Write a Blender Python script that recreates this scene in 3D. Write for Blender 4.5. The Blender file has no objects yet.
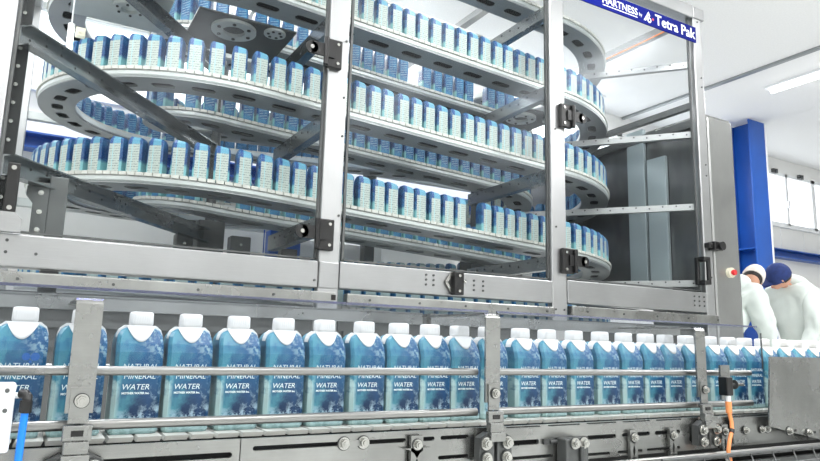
import bpy, math, random
from mathutils import Vector, Matrix
random.seed(7)
PI = math.pi
scene = bpy.context.scene
col = scene.collection

# ------------------------------------------------------------------ materials
def lin(c):
    return tuple((v/255/12.92 if v/255 <= .04045 else ((v/255+.055)/1.055)**2.4) for v in c) + (1,)

class NT:
    def __init__(s, name):
        s.m = bpy.data.materials.new(name); s.m.use_nodes = True
        s.t = s.m.node_tree; s.n = s.t.nodes; s.b = s.n['Principled BSDF']; s.out = s.n['Material Output']
        s._co = None
    def node(s, typ, **kw):
        n = s.n.new(typ)
        for k, v in kw.items(): setattr(n, k, v)
        return n
    def lk(s, a, b): s.t.links.new(a, b)
    def val(s, sock, v):
        if hasattr(v, 'is_linked'): s.lk(v, sock)
        else: sock.default_value = v
    def co(s):
        if not s._co: s._co = s.node('ShaderNodeTexCoord').outputs['Object']
        return s._co
    def xyz(s):
        n = s.node('ShaderNodeSeparateXYZ'); s.lk(s.co(), n.inputs[0]); return n.outputs
    def math(s, op, a, b=0.0, c=None):
        n = s.node('ShaderNodeMath', operation=op); s.val(n.inputs[0], a); s.val(n.inputs[1], b)
        if c is not None: s.val(n.inputs[2], c)
        return n.outputs[0]
    def ramp(s, v, lo, hi):
        n = s.node('ShaderNodeMapRange'); s.val(n.inputs[0], v)
        n.inputs[1].default_value = lo; n.inputs[2].default_value = hi
        return n.outputs[0]
    def mix(s, f, a, b):
        n = s.node('ShaderNodeMix', data_type='RGBA'); s.val(n.inputs[0], f); s.val(n.inputs[6], a); s.val(n.inputs[7], b)
        return n.outputs[2]
    def noise(s, scale, detail=4, stretch=(1, 1, 1), rough=.55):
        mp = s.node('ShaderNodeMapping'); mp.inputs['Scale'].default_value = stretch; s.lk(s.co(), mp.inputs[0])
        n = s.node('ShaderNodeTexNoise'); n.inputs['Scale'].default_value = scale
        n.inputs['Detail'].default_value = detail; n.inputs['Roughness'].default_value = rough
        s.lk(mp.outputs[0], n.inputs['Vector']); return n.outputs['Fac']
    def bump(s, h, strength=.2, dist=.002):
        n = s.node('ShaderNodeBump'); n.inputs['Strength'].default_value = strength; n.inputs['Distance'].default_value = dist
        s.lk(h, n.inputs['Height']); s.lk(n.outputs[0], s.b.inputs['Normal'])

def simple(name, c, rough=.5, metal=0.0, var=.08, nscale=6, spec=None, stretch=(1, 1, 1), bump=0):
    k = NT(name); a = lin(c)
    n = k.noise(nscale, 4, stretch)
    f = k.ramp(n, .3, .7)
    lo = tuple(v*(1-var) for v in a[:3]) + (1,); hi = tuple(min(1, v*(1+var)) for v in a[:3]) + (1,)
    k.lk(k.mix(f, lo, hi), k.b.inputs['Base Color'])
    k.b.inputs['Roughness'].default_value = rough; k.b.inputs['Metallic'].default_value = metal
    if spec is not None: k.b.inputs['Specular IOR Level'].default_value = spec
    if bump: k.bump(n, bump)
    return k.m

def steel(name, c, rough=.34, stretch=(1, 1, 60), var=.12, blotch=.15):
    k = NT(name); a = lin(c)
    br = k.noise(14, 3, stretch); bl = k.noise(5, 5, (1, 1, 1), .6)
    f = k.math('ADD', k.math('MULTIPLY', br, 1-blotch*2), k.math('MULTIPLY', bl, blotch*2))
    f = k.ramp(f, .3, .7)
    lo = tuple(v*(1-var) for v in a[:3]) + (1,); hi = tuple(min(1, v*(1+var)) for v in a[:3]) + (1,)
    k.lk(k.mix(f, lo, hi), k.b.inputs['Base Color'])
    k.b.inputs['Metallic'].default_value = .92
    k.lk(k.math('MULTIPLY_ADD', bl, .22, rough-.11), k.b.inputs['Roughness'])
    return k.m

def clear(name, tint, gloss=.10, rough=.03, gcol=(.9, .95, 1, 1)):
    k = NT(name); k.n.remove(k.b)
    tr = k.node('ShaderNodeBsdfTransparent'); tr.inputs[0].default_value = tint
    gl = k.node('ShaderNodeBsdfGlossy'); gl.inputs['Roughness'].default_value = rough; gl.inputs[0].default_value = gcol
    lw = k.node('ShaderNodeLayerWeight'); lw.inputs[0].default_value = .25
    f = k.math('MULTIPLY_ADD', lw.outputs['Facing'], gloss*2.0, gloss*.35)
    mx = k.node('ShaderNodeMixShader'); k.lk(f, mx.inputs[0]); k.lk(tr.outputs[0], mx.inputs[1]); k.lk(gl.outputs[0], mx.inputs[2])
    k.lk(mx.outputs[0], k.out.inputs[0]); return k.m

def emit(name, c, s):
    k = NT(name); k.b.inputs['Base Color'].default_value = c
    k.b.inputs['Emission Color'].default_value = c; k.b.inputs['Emission Strength'].default_value = s
    return k.m

M = {}
M['post'] = steel('brushed_steel_upright', (178, 179, 180), .36, (60, 60, 1), .06, .2)
M['beam'] = steel('brushed_steel_beam', (166, 167, 168), .36, (1, 60, 60), .08, .25)
M['steel'] = steel('stainless_sheet', (150, 151, 149), .28, (1, 40, 40), .26, .45)
M['rod'] = steel('polished_rod', (142, 142, 140), .33, (1, 30, 30), .05, .1)
M['bolt'] = steel('bolt_steel', (178, 178, 174), .25, (20, 20, 20), .1, .3)
M['dull'] = simple('dull_grey_steel', (96, 98, 98), .45, .6, .15, 9)
M['brace'] = steel('channel_steel', (152, 155, 156), .25, (1, 1, 40), .12, .3)
M['darkmetal'] = simple('dark_grey_casting', (78, 80, 80), .5, .4, .2, 12)
M['track'] = simple('grey_track_plate', (150, 154, 155), .34, .55, .08, 5)
M['rail'] = simple('pale_track_rail', (198, 203, 202), .35, .35, .05, 6)
M['chain'] = simple('white_chain_plastic', (222, 222, 216), .45, 0, .06, 20)
M['greychain'] = simple('grey_chain_plastic', (196, 196, 190), .5, 0, .12, 20)
M['black'] = simple('black_plastic', (18, 18, 19), .38, 0, .2, 20)
M['slotdark'] = simple('slot_shade_and_strip_black', (16, 18, 19), .6, 0, .3, 25)  # black that paints shade inside slots; also colours the perforated strip
M['white'] = simple('white_cap_plastic', (238, 238, 236), .35, 0, .02, 12)
M['bluepaint'] = simple('blue_steel_paint', (22, 82, 170), .35, 0, .08, 3)
M['bannerblue'] = simple('blue_banner_film', (10, 24, 118), .6, 0, .03, 3, .1)
M['bannerwhite'] = simple('white_banner_ink', (240, 242, 246), .5, 0, .01, 3)
M['red'] = simple('red_plastic', (205, 45, 50), .35, 0, .05, 10)
M['yellowwhite'] = simple('cream_plastic', (226, 220, 198), .4, 0, .05, 10)
M['hose'] = simple('blue_hose_rubber', (20, 130, 235), .3, 0, .05, 10)
M['cable'] = simple('orange_cable_rubber', (238, 150, 92), .4, 0, .05, 10)
M['wall'] = simple('white_wall_panel', (232, 232, 230), .6, 0, .02, 2)
M['ceil'] = simple('white_ceiling_board', (238, 238, 237), .8, 0, .03, 60, bump=.15)
M['floor'] = simple('pale_resin_floor', (226, 228, 226), .3, 0, .06, 2)
M['trimw'] = simple('white_window_frame', (236, 238, 240), .4, 0, .02, 4)
M['coat'] = simple('white_coverall_cloth', (205, 213, 209), .8, 0, .05, 9, bump=.5)
M['capw'] = simple('beige_cap_cloth', (222, 212, 205), .8, 0, .05, 30)
M['capn'] = simple('navy_cap_cloth', (28, 48, 104), .8, 0, .2, 30)
M['skin'] = simple('skin', (205, 155, 130), .55, 0, .05, 20)
M['hair'] = simple('dark_hair', (35, 30, 28), .6, 0, .2, 40)
M['shoe'] = simple('white_shoe', (225, 225, 225), .5, 0, .05, 20)
M['ink'] = simple('white_ink', (225, 240, 240), .5, 0, .01, 5)
M['glass'] = clear('door_polycarbonate', (.975, .985, .985, 1), .014, .2)
M['acrylic'] = clear('clear_acrylic_sheet', (.93, .94, .955, 1), .022, .03)
M['acrylic_edge'] = clear('acrylic_cut_edge', (.35, .36, .62, 1), .3, .1)
M['lamp'] = emit('fluorescent_tube', (1, 1, 1, 1), 9)
M['lampblue'] = emit('cool_light_bar', (.93, .96, 1, 1), 5)

def sidepanel():       # dark grey sheet, blotchy reflections painted into its colour
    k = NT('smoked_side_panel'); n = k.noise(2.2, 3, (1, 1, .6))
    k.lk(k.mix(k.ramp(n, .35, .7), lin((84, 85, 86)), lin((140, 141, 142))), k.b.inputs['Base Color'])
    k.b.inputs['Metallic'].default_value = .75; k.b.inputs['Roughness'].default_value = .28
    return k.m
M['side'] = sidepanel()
M['cabinet'] = steel('cabinet_sheet', (162, 163, 162), .33, (40, 40, 1), .08, .3)
M['duct'] = simple('pale_duct_sheet', (172, 184, 188), .3, .4, .05, 3)

def carton_art():      # printed front: teal to navy water with white surf along the bottom
    k = NT('carton_front_print'); X, Y, Z = k.xyz()
    n1 = k.noise(38, 5, (1, .3, 1), .6); n2 = k.noise(85, 6, (1, .3, 1), .7); n3 = k.noise(22, 3, (2.2, .3, .8), .5)
    zr = k.ramp(Z, .145, .02)                                   # 0 top .. 1 bottom
    base = k.mix(zr, lin((28, 104, 152)), lin((0, 32, 72)))
    teal = k.mix(k.ramp(k.math('ADD', n1, k.math('MULTIPLY', X, -9)), .45, .78), base, lin((74, 146, 166)))
    dark = k.mix(k.math('MULTIPLY', k.ramp(n3, .48, .62), .6), teal, lin((8, 72, 122)))
    # pale streaks on upper right
    st = k.math('MULTIPLY', k.ramp(n2, .49, .58), k.math('MULTIPLY', k.ramp(Z, .105, .15), k.ramp(X, -.005, .03)))
    c = k.mix(k.math('MULTIPLY', st, .85), dark, lin((190, 222, 218)))
    # surf: bottom right and left edge
    edge = k.math('ADD', k.ramp(Z, .052, .0), k.math('MULTIPLY', X, 7.0))
    surf = k.math('MULTIPLY', k.ramp(n2, .46, .54), k.ramp(k.math('ADD', edge, k.math('MULTIPLY', n1, .9)), .62, .86))
    c = k.mix(k.math('MULTIPLY', surf, .85), c, lin((176, 204, 220)))
    le = k.math('MULTIPLY', k.ramp(X, -.024, -.032), k.ramp(k.math('ADD', n2, k.ramp(Z, .16, .0)), .85, 1.1))
    c = k.mix(k.math('MULTIPLY', le, .85), c, lin((196, 224, 220)))
    bt = k.ramp(Z, .013, .011)
    c = k.mix(k.math('MULTIPLY', bt, .75), c, lin((150, 182, 180)))
    k.lk(c, k.b.inputs['Base Color']); k.b.inputs['Roughness'].default_value = .32
    return k.m
M['art'] = carton_art()
def carton_side():     # edge print: teal and blue, darkened to imitate shade between cartons
    k = NT('shaded_edge_print'); n = k.noise(45, 4, (1, 1, .7))
    X, Y, Z = k.xyz()
    c = k.mix(k.ramp(n, .4, .62), lin((18, 62, 112)), lin((70, 132, 160)))
    c = k.mix(k.ramp(Z, .06, .045), c, lin((100, 152, 165)))
    k.lk(c, k.b.inputs['Base Color']); k.b.inputs['Roughness'].default_value = .35; return k.m
M['edge'] = carton_side()
def carton_pale():     # ingredients side: two columns of small grey print on pale ground
    k = NT('carton_text_print'); X, Y, Z = k.xyz()
    rows = k.math('SINE', k.math('MULTIPLY', Z, 560)); n = k.noise(210, 2, (1, 1, 1.6)); n2 = k.noise(90, 2)
    t = k.math('MULTIPLY', k.ramp(rows, -.1, .5), k.ramp(n, .42, .55))
    t = k.math('MULTIPLY', t, k.ramp(n2, .3, .5))
    gap = k.ramp(k.math('ABSOLUTE', k.math('ADD', X, .008)), .0012, .0022)
    c = k.mix(k.math('MULTIPLY', k.math('MULTIPLY', t, gap), .8), lin((176, 186, 180)), lin((64, 80, 84)))
    c = k.mix(gap, lin((150, 196, 204)), c)
    # blue above the panel: darker at the left, lighter at the right
    top = k.mix(k.ramp(X, -.012, -.009), lin((24, 72, 132)), lin((92, 152, 178)))
    c = k.mix(k.ramp(Z, .126, .128), c, top)
    rt = k.ramp(X, .0285, .030)
    c = k.mix(k.math('MULTIPLY', rt, .7), c, lin((110, 175, 195)))
    k.lk(c, k.b.inputs['Base Color']); k.b.inputs['Roughness'].default_value = .4; return k.m
M['pale'] = carton_pale()
def carton_blue():     # other side: blue with thin pale text lines
    k = NT('carton_blue_side_print'); X, Y, Z = k.xyz()
    rows = k.math('SINE', k.math('MULTIPLY', k.math('ADD', Z, k.math('MULTIPLY', X, .25)), 430)); n = k.noise(60, 2)
    t = k.math('MULTIPLY', k.ramp(rows, .45, .85), k.ramp(k.math('ABSOLUTE', X), .024, .018))
    t = k.math('MULTIPLY', t, k.math('MULTIPLY', k.ramp(Z, .13, .125), k.ramp(Z, .03, .035)))
    t = k.math('MULTIPLY', t, k.ramp(n, .3, .5))
    n3 = k.noise(25, 4)
    base = k.mix(k.ramp(n3, .35, .65), lin((22, 74, 122)), lin((52, 120, 160)))
    c = k.mix(k.math('MULTIPLY', t, .4), base, lin((190, 220, 230)))
    k.lk(c, k.b.inputs['Base Color']); k.b.inputs['Roughness'].default_value = .4; return k.m
M['blueside'] = carton_blue()

# ------------------------------------------------------------------ mesh builder
class MB:
    def __init__(s): s.v = []; s.f = []; s.mi = []; s.sm = []; s.mats = []
    def mid(s, m):
        if m is None: return 0
        if m not in s.mats: s.mats.append(m)
        return s.mats.index(m)
    def add(s, vs, fs, m=None, sm=False):
        o = len(s.v); s.v += [tuple(p) for p in vs]; i = s.mid(m)
        for f in fs: s.f.append(tuple(a+o for a in f)); s.mi.append(i); s.sm.append(sm)
        return s
    def box(s, x0, x1, y0, y1, z0, z1, m=None):
        v = [(x, y, z) for x in (x0, x1) for y in (y0, y1) for z in (z0, z1)]
        return s.add(v, [(0, 1, 3, 2), (4, 6, 7, 5), (0, 4, 5, 1), (2, 3, 7, 6), (0, 2, 6, 4), (1, 5, 7, 3)], m)
    def obox(s, c, ax, ay, az, m=None):          # centre and three half-axis vectors
        c = Vector(c); ax, ay, az = Vector(ax), Vector(ay), Vector(az)
        v = [c+ax*i+ay*j+az*k for i in (-1, 1) for j in (-1, 1) for k in (-1, 1)]
        return s.add(v, [(0, 1, 3, 2), (4, 6, 7, 5), (0, 4, 5, 1), (2, 3, 7, 6), (0, 2, 6, 4), (1, 5, 7, 3)], m)
    def bar(s, p, q, w, h, m=None):              # rectangular bar p->q, width w sideways, h upward
        p, q = Vector(p), Vector(q); d = q-p; L = d.length; d.normalize()
        up = Vector((0, 0, 1)) if abs(d.z) < .95 else Vector((0, 1, 0))
        sd = d.cross(up).normalized(); up = sd.cross(d)
        return s.obox((p+q)/2, d*L/2, sd*w/2, up*h/2, m)
    def cyl(s, p, q, r, n=16, r2=None, m=None, caps=True):
        p, q = Vector(p), Vector(q); d = (q-p).normalized()
        a = d.orthogonal().normalized(); b = d.cross(a); r2 = r if r2 is None else r2
        v = [p+(a*math.cos(2*PI*i/n)+b*math.sin(2*PI*i/n))*r for i in range(n)] + [q+(a*math.cos(2*PI*i/n)+b*math.sin(2*PI*i/n))*r2 for i in range(n)]
        s.add(v, [(i, (i+1) % n, n+(i+1) % n, n+i) for i in range(n)], m, True)
        if caps:
            s.add(v[:n], [tuple(reversed(range(n)))], m); s.add(v[n:], [tuple(range(n))], m)
        return s
    def tube(s, pts, r, n=10, m=None):
        pts = [Vector(p) for p in pts]; rings = []; a = None
        for i, p in enumerate(pts):
            d = (pts[min(i+1, len(pts)-1)]-pts[max(i-1, 0)]).normalized()
            a = d.orthogonal().normalized() if a is None else (a-d*a.dot(d)).normalized()
            b = d.cross(a); rings.append([p+(a*math.cos(2*PI*k/n)+b*math.sin(2*PI*k/n))*r for k in range(n)])
        v = [q for g in rings for q in g]; f = []
        for i in range(len(pts)-1):
            for k in range(n): f.append((i*n+k, i*n+(k+1) % n, (i+1)*n+(k+1) % n, (i+1)*n+k))
        s.add(v, f, m, True); s.add(rings[0], [tuple(reversed(range(n)))], m); s.add(rings[-1], [tuple(range(n))], m)
        return s
    def prism(s, poly, y0, y1, m=None):          # (x,z) outline extruded along y
        n = len(poly); v = [(x, y0, z) for x, z in poly] + [(x, y1, z) for x, z in poly]
        s.add(v, [tuple(range(n)), tuple(reversed(range(n, 2*n)))] + [(i, i+n, (i+1) % n+n, (i+1) % n) for i in range(n)], m)
        return s
    def loft(s, rings, m=None, sm=True, caps=True):
        n = len(rings[0]); v = [p for r in rings for p in r]; f = []
        for i in range(len(rings)-1):
            for k in range(n): f.append((i*n+k, i*n+(k+1) % n, (i+1)*n+(k+1) % n, (i+1)*n+k))
        s.add(v, f, m, sm)
        if caps: s.add(rings[0], [tuple(reversed(range(n)))], m); s.add(rings[-1], [tuple(range(n))], m)
        return s
    def build(s, name, mat=None, parent=None, bevel=0, **tags):
        me = bpy.data.meshes.new(name); me.from_pydata(s.v, [], s.f)
        for m in (s.mats or [mat]): me.materials.append(m)
        if not s.mats: pass
        for p, i, q in zip(me.polygons, s.mi, s.sm): p.material_index = i; p.use_smooth = q
        me.update(); o = bpy.data.objects.new(name, me); col.objects.link(o)
        if parent is not None: put(o, parent)
        if bevel:
            b = o.modifiers.new('bevel', 'BEVEL'); b.width = bevel; b.segments = 2; b.limit_method = 'ANGLE'
        for k, v in tags.items(): o[k] = v
        return o
def put(o, parent):
    o.parent = parent; base = parent
    loc = Vector((0, 0, 0))
    while base is not None: loc += base.location; base = base.parent
    if o.type == 'MESH' and loc.length > 0: o.data.transform(Matrix.Translation(-loc))
def thing(name, label, cat, loc=(0, 0, 0), group=None):
    o = bpy.data.objects.new(name, None); col.objects.link(o); o.location = loc; o.empty_display_size = .05
    o['label'] = label; o['category'] = cat
    if group: o['group'] = group
    return o
def tag(o, label, cat, group=None, kind=None):
    o['label'] = label; o['category'] = cat
    if group: o['group'] = group
    if kind: o['kind'] = kind
    return o
def struct(o): o['kind'] = 'structure'; return o
def hexbolt(mb, p, r=.008, d=(0, -1, 0), washer=True, m=None):
    p = Vector(p); d = Vector(d)
    m = M['bolt']
    if washer: mb.cyl(p, p+d*r*.25, r*1.45, 20, m=M['darkmetal']); mb.cyl(p+d*r*.25, p+d*r*.4, r*1.3, 20, m=m)
    mb.cyl(p+d*r*.4, p+d*r*1.2, r*.95, 6, m=m); mb.cyl(p+d*r*1.2, p+d*r*1.45, r*.5, 12, m=m)
    return mb
def text_mesh(txt, size, shear=0, extrude=.0003, align='CENTER', bold=0):
    c = bpy.data.curves.new('lettering', 'FONT'); c.body = txt; c.size = size; c.shear = shear; c.extrude = extrude
    c.align_x = align; c.offset = bold; c.resolution_u = 3
    o = bpy.data.objects.new('lettering', c); col.objects.link(o)
    me = bpy.data.meshes.new_from_object(o.evaluated_get(bpy.context.evaluated_depsgraph_get()))
    bpy.data.objects.remove(o)
    return me
def text_into(mb, txt, size, x, y, z, m=None, **k):
    me = text_mesh(txt, size, **k)
    v = [(x+a.co.x, y-a.co.z, z+a.co.y) for a in me.vertices]
    mb.add(v, [tuple(p.vertices) for p in me.polygons], m); bpy.data.meshes.remove(me)

# ------------------------------------------------------------------ room (floor at z=-1, lens at z=0)
FZ, CZ, WY = -1.0, 3.05, 5.95
WX0, WX1 = -4.0, 12.5
struct(MB().box(WX0, WX1, -4, WY+.2, FZ-.1, FZ).build('floor', M['floor']))
struct(MB().box(WX0, WX1, -4, WY+.2, CZ, CZ+.1).build('ceiling', M['ceil']))
# back wall: solid below the window band, lintel above
wb = MB(); SZ0, SZ1 = 1.97, 2.83
wb.box(WX0, WX1, WY, WY+.12, FZ, SZ0); wb.box(WX0, WX1, WY, WY+.12, SZ1, CZ)
struct(wb.build('wall_back', M['wall']))
pj = MB()
for i in range(26):
    x = -3.6+i*.62
    pj.box(x, x+.006, WY-.004, WY, 1.52, SZ0-.02)
struct(pj.build('trim_1', M['trimw']))
struct(MB().box(WX1, WX1+.1, -4, WY+.2, FZ, CZ).build('wall_right', M['wall']))
struct(MB().box(WX0, WX1, -4.1, -4, FZ, CZ).build('wall_front', M['wall']))
struct(MB().box(WX0-.1, WX0, -4, WY+.2, FZ, CZ).build('wall_left', M['wall']))
struct(MB().box(WX0, WX1, WY-.05, WY, SZ0-.035, SZ0).build('trim_2', M['trimw']))
k = 1
for i in range(11):
    x0 = -3.95+i*1.5; x1 = x0+1.5
    fr = MB()
    for a, b in ((x0, x0+.05), (x1-.05, x1), ((x0+x1)/2-.03, (x0+x1)/2+.03)): fr.box(a, b, WY, WY+.07, SZ0, SZ1)
    fr.box(x0, x1, WY, WY+.07, SZ0, SZ0+.05); fr.box(x0, x1, WY, WY+.07, SZ1-.05, SZ1)
    w = struct(fr.build('window_%d' % k, M['trimw'])); k += 1
    MB().box(x0+.05, x1-.05, WY+.03, WY+.036, SZ0+.05, SZ1-.05).build('pane', M['glass'], w)
    ck = MB()
    for cx in (x0+.4, x1-.4): ck.box(cx-.05, cx+.05, WY-.05, WY-.004, SZ1-.03, SZ1+.03); ck.cyl((cx, WY-.06, SZ1-.05), (cx, WY-.06, SZ1+.02), .02)
    ck.build('stay_catch', M['dull'], w)
    MB().box((x0+x1)/2-.02, (x0+x1)/2+.02, WY-.03, WY, SZ0+.3, SZ0+.42).build('window_handle', M['trimw'], w)

# blue girt along the wall, with lips
g = MB().box(WX0, WX1, WY-.03, WY, 1.46, 1.56)
g.box(WX0, WX1, WY-.16, WY-.002, 1.545, 1.56); g.box(WX0, WX1, WY-.16, WY-.002, 1.43, 1.445)
tag(g.build('steel_girt', M['bluepaint']), 'blue painted steel rail running along the white back wall below the windows', 'beam')

# blue H column at the right
cX, cY = 8.115, 5.05
cm = thing('steel_column', 'tall blue painted steel column standing between the machine cabinet and the windows', 'column', (cX, cY, FZ))
MB().box(cX-.165, cX+.165, cY-.02, cY, FZ, CZ-.02).build('front_flange', M['bluepaint'], cm)
MB().box(cX-.27, cX+.165, cY+.31, cY+.33, FZ, CZ-.02).build('rear_flange', M['bluepaint'], cm)
MB().box(cX-.006, cX+.006, cY, cY+.31, FZ, CZ-.02).build('web', M['bluepaint'], cm)
MB().box(cX-.165, cX-.01, cY+.01, cY+.3, 1.31, 1.33).build('stiffener_plate', M['bluepaint'], cm)
MB().cyl((cX+.215, cY+.02, FZ), (cX+.215, cY+.02, CZ-.01), .03).build('drain_pipe', M['trimw'], None)
dp = bpy.data.objects['drain_pipe']
tag(dp, 'thin white vertical pipe running down beside the blue column', 'pipe')

# ceiling services
tag(MB().box(6.585, 6.63, -3, WY-.01, CZ-.03, CZ-.001).build('cable_conduit', M['track']), 'thin grey conduit running straight across the white ceiling', 'conduit')
def ceil_light(x, y, L, label):
    t = thing('ceiling_light', label, 'light', (x, y, CZ), 'fluorescent lights on the ceiling')
    MB().box(x-.09, x+.09, y-L/2, y+L/2, CZ-.03, CZ-.001).build('housing', M['trimw'], t)
    MB().cyl((x, y-L/2+.03, CZ-.055), (x, y+L/2-.03, CZ-.055), .022, 14).build('tube', M['lamp'], t)
    ld = bpy.data.lights.new('tube_glow', 'AREA'); ld.shape = 'RECTANGLE'; ld.size = .2; ld.size_y = L; ld.energy = 78
    lo = bpy.data.objects.new('tube_glow', ld); col.objects.link(lo); lo.parent = t; lo.location = (0, 0, -.09)
ceil_light(7.22, 3.15, 2.3, 'bright fluorescent light on the white ceiling at the far right')
for x, y in ((5.0, .6), (2.6, 2.4), (.2, 2.4), (-2, 2.4), (1.2, -1.4), (3.6, -1.4), (-1.2, -1.4), (6.2, -1.6)):  # fixtures added out of view to light the cartons and machine
    ceil_light(x, y, 2.3, 'long fluorescent tube light added out of view to light the cartons and machine')
def back_fill_light(x, label):  # added fixture, put here to brighten the wall behind the enclosure
    t = thing('ceiling_light', label, 'light', (x, 5.6, CZ), 'added lights brightening the back wall')
    MB().box(x-.75, x+.75, 5.52, 5.68, CZ-.03, CZ-.001).build('housing', M['trimw'], t)
    MB().cyl((x-.72, 5.6, CZ-.055), (x+.72, 5.6, CZ-.055), .022, 14).build('tube', M['lamp'], t)
    ld = bpy.data.lights.new('tube_glow', 'AREA'); ld.shape = 'RECTANGLE'; ld.size = 1.4; ld.size_y = .2; ld.energy = 45
    lo = bpy.data.objects.new('tube_glow', ld); col.objects.link(lo); lo.parent = t; lo.location = (0, 0, -.09)
for x in (-.6, 1.3, 3.2, 5.1): back_fill_light(x, 'fluorescent light added to brighten the back wall behind the machine')

# ------------------------------------------------------------------ machine enclosure frame
YF, YB, XL, XR = 2.9, 5.5, -.18, 4.04
fr = thing('machine_frame', 'tall brushed stainless steel frame enclosing the spiral carton conveyors', 'machine frame', ((XL+XR)/2, 4.2, FZ))
def post(x0, x1, y0=YF, d=.1, z1=2.46, m='post'): return MB().box(x0, x1, y0, y0+d, FZ, z1).build('post', M[m], fr, .006)
pl_ = post(-.25, -.165, YF, .045); pm = post(1.16, 1.266, YF, .045); pc = post(2.606, 2.72, YF, .045); pr_ = post(3.985, 4.075, YF, .045)
for x in (-.25, 3.97): post(x, x+.09, YB-.1)
for x in (1.16, 2.6): post(x, x+.1, YB-.1, .1, 2.46, 'dull')
def screws(parent, pts, y, r=.006, m='darkmetal'):
    for x, z in pts: MB().cyl((x, y, z), (x, y-.004, z), r, 10).build('screw', M[m], parent)
screws(pm, [(1.19, .205), (1.235, .205), (1.25, 1.5), (1.25, 1.0), (1.25, .6), (1.25, 1.2)], YF)
screws(pc, [(2.63, .215), (2.695, .215), (2.63, .13), (2.695, .13), (2.64, 1.3), (2.64, .7)], YF)
# main beam (three lengths) and the slimmer one below it
def beam(x0, x1, z0, z1, y0=YF-.004, d=.09, m='beam', name='beam'): return MB().box(x0, x1, y0, y0+d, z0, z1).build(name, M[m], fr, .006)
b1 = beam(-.8, 1.158, .245, .372); b2 = beam(1.268, 2.604, .25, .378); b3 = beam(2.722, 3.983, .255, .392); b4 = beam(1.162, 1.264, .245, .372, YF-.006, .02)
screws(b1, [(-.1, .345), (-.1, .3), (.0, .30), (1.14, .28)], YF-.004)
screws(b2, [(1.75+.045*i, z) for i in (0, 1) for z in (.3, .325, .35)] + [(2.05+.06*i, z) for i in (0, 1) for z in (.29, .315, .34)], YF-.004)
screws(b3, [(3.85+.05*i, z) for i in (0, 1, 2) for z in (.3, .33, .36)], YF-.004)
s1 = beam(-.8, 1.24, .178, .228, YF-.03, .05, 'steel', 'cover_strip'); s2 = beam(1.3, 2.6, .168, .226, YF-.03, .05, 'steel', 'cover_strip'); s3 = beam(2.735, 4.07, .175, .24, YF-.03, .05, 'steel', 'cover_strip')
screws(s1, [(-.05+.33*i, .2) for i in range(4)], YF-.03); screws(s2, [(1.42+.28*i, .2) for i in range(5)], YF-.03); screws(s3, [(2.85+.3*i, .21) for i in range(5)], YF-.03)
MB().box(1.218, 1.24, YF-.034, YF-.03, .19, .215).build('label_plate', M['black'], s1)
# lower skirt sheets behind the carton line
for a, b, z1 in ((-.8, 1.15, .16), (1.28, 2.59, .15), (2.73, 3.98, .16)):
    MB().box(a, b, YF+.02, YF+.03, FZ+.12, z1).build('skirt_panel', M['dull'], fr)
    q = MB()
    for i in range(3): q.box(a+.02, b-.02, YF-.01, YF+.018, .10-.075*i, .125-.075*i)
    q.build('cross_rail', M['dull'], fr)
# top beams, mid-height side members
beam(-.8, 3.985, 2.40, 2.5); MB().box(3.985, 4.1, YF-.01, YF+.1, 2.40, 2.49).build('corner_block', M['beam'], fr, .008)
for x in (XL-.03, 4.0): MB().box(x, x+.06, YF+.046, YB-.1, 2.41, 2.47).build('side_beam', M['beam'], fr, .004)
MB().box(4.0, 4.04, YF+.046, YB-.1, 1.73, 1.78).build('side_beam', M['dull'], fr, .004)
MB().box(4.0, 4.04, YF+.046, YB-.1, 1.59, 1.65).build('side_beam', M['dull'], fr, .004)
for x in (1.2, 2.64): MB().box(x, x+.06, YF+.1, YB-.1, 2.41, 2.46).build('side_beam', M['beam'], fr, .004)
for z in (.9, 1.55, 2.42): MB().box(-.16, 3.97, YB-.08, YB-.02, z, z+.06).build('rear_beam', M['rail'], fr, .004)
screws(pr_, [(4.03, 2.38), (4.045, 1.95), (4.045, 1.88), (4.045, 1.3), (4.045, 1.22), (4.045, .5)], YF)
# left inner perforated strip with bolts
ps = MB().box(-.175, -.115, 3.02, 3.04, .4, 2.4).build('perforated_strip', M['slotdark'], fr)
q = MB()
for i in range(26): q.cyl((-.145, 3.02, .45+i*.078), (-.145, 3.014, .45+i*.078), .008, 10)
q.build('bolt_head', M['bolt'], ps)
# door-like clear panels
gl = []
def glass_panel(x0, x1, z0, z1, label):
    gp = MB().box(x0, x1, YF+.03, YF+.036, z0, z1).build('clear_panel', M['glass'], fr, 0, label=label)
    e = MB(); t = .008
    e.box(x0-.004, x0+t, YF+.024, YF+.04, z0, z1); e.box(x1-t, x1+.004, YF+.024, YF+.04, z0, z1); e.box(x0, x1, YF+.024, YF+.04, z0, z0+t)
    e.build('edge_strip', M['dull'], gp)
    return gp
glass_panel(-.16, 1.155, .38, 2.4, 'clear left door panel'); g2 = glass_panel(1.29, 2.6, .386, 2.4, 'clear middle door panel'); g3 = glass_panel(2.725, 3.96, .40, 2.4, 'clear right door panel')
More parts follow.
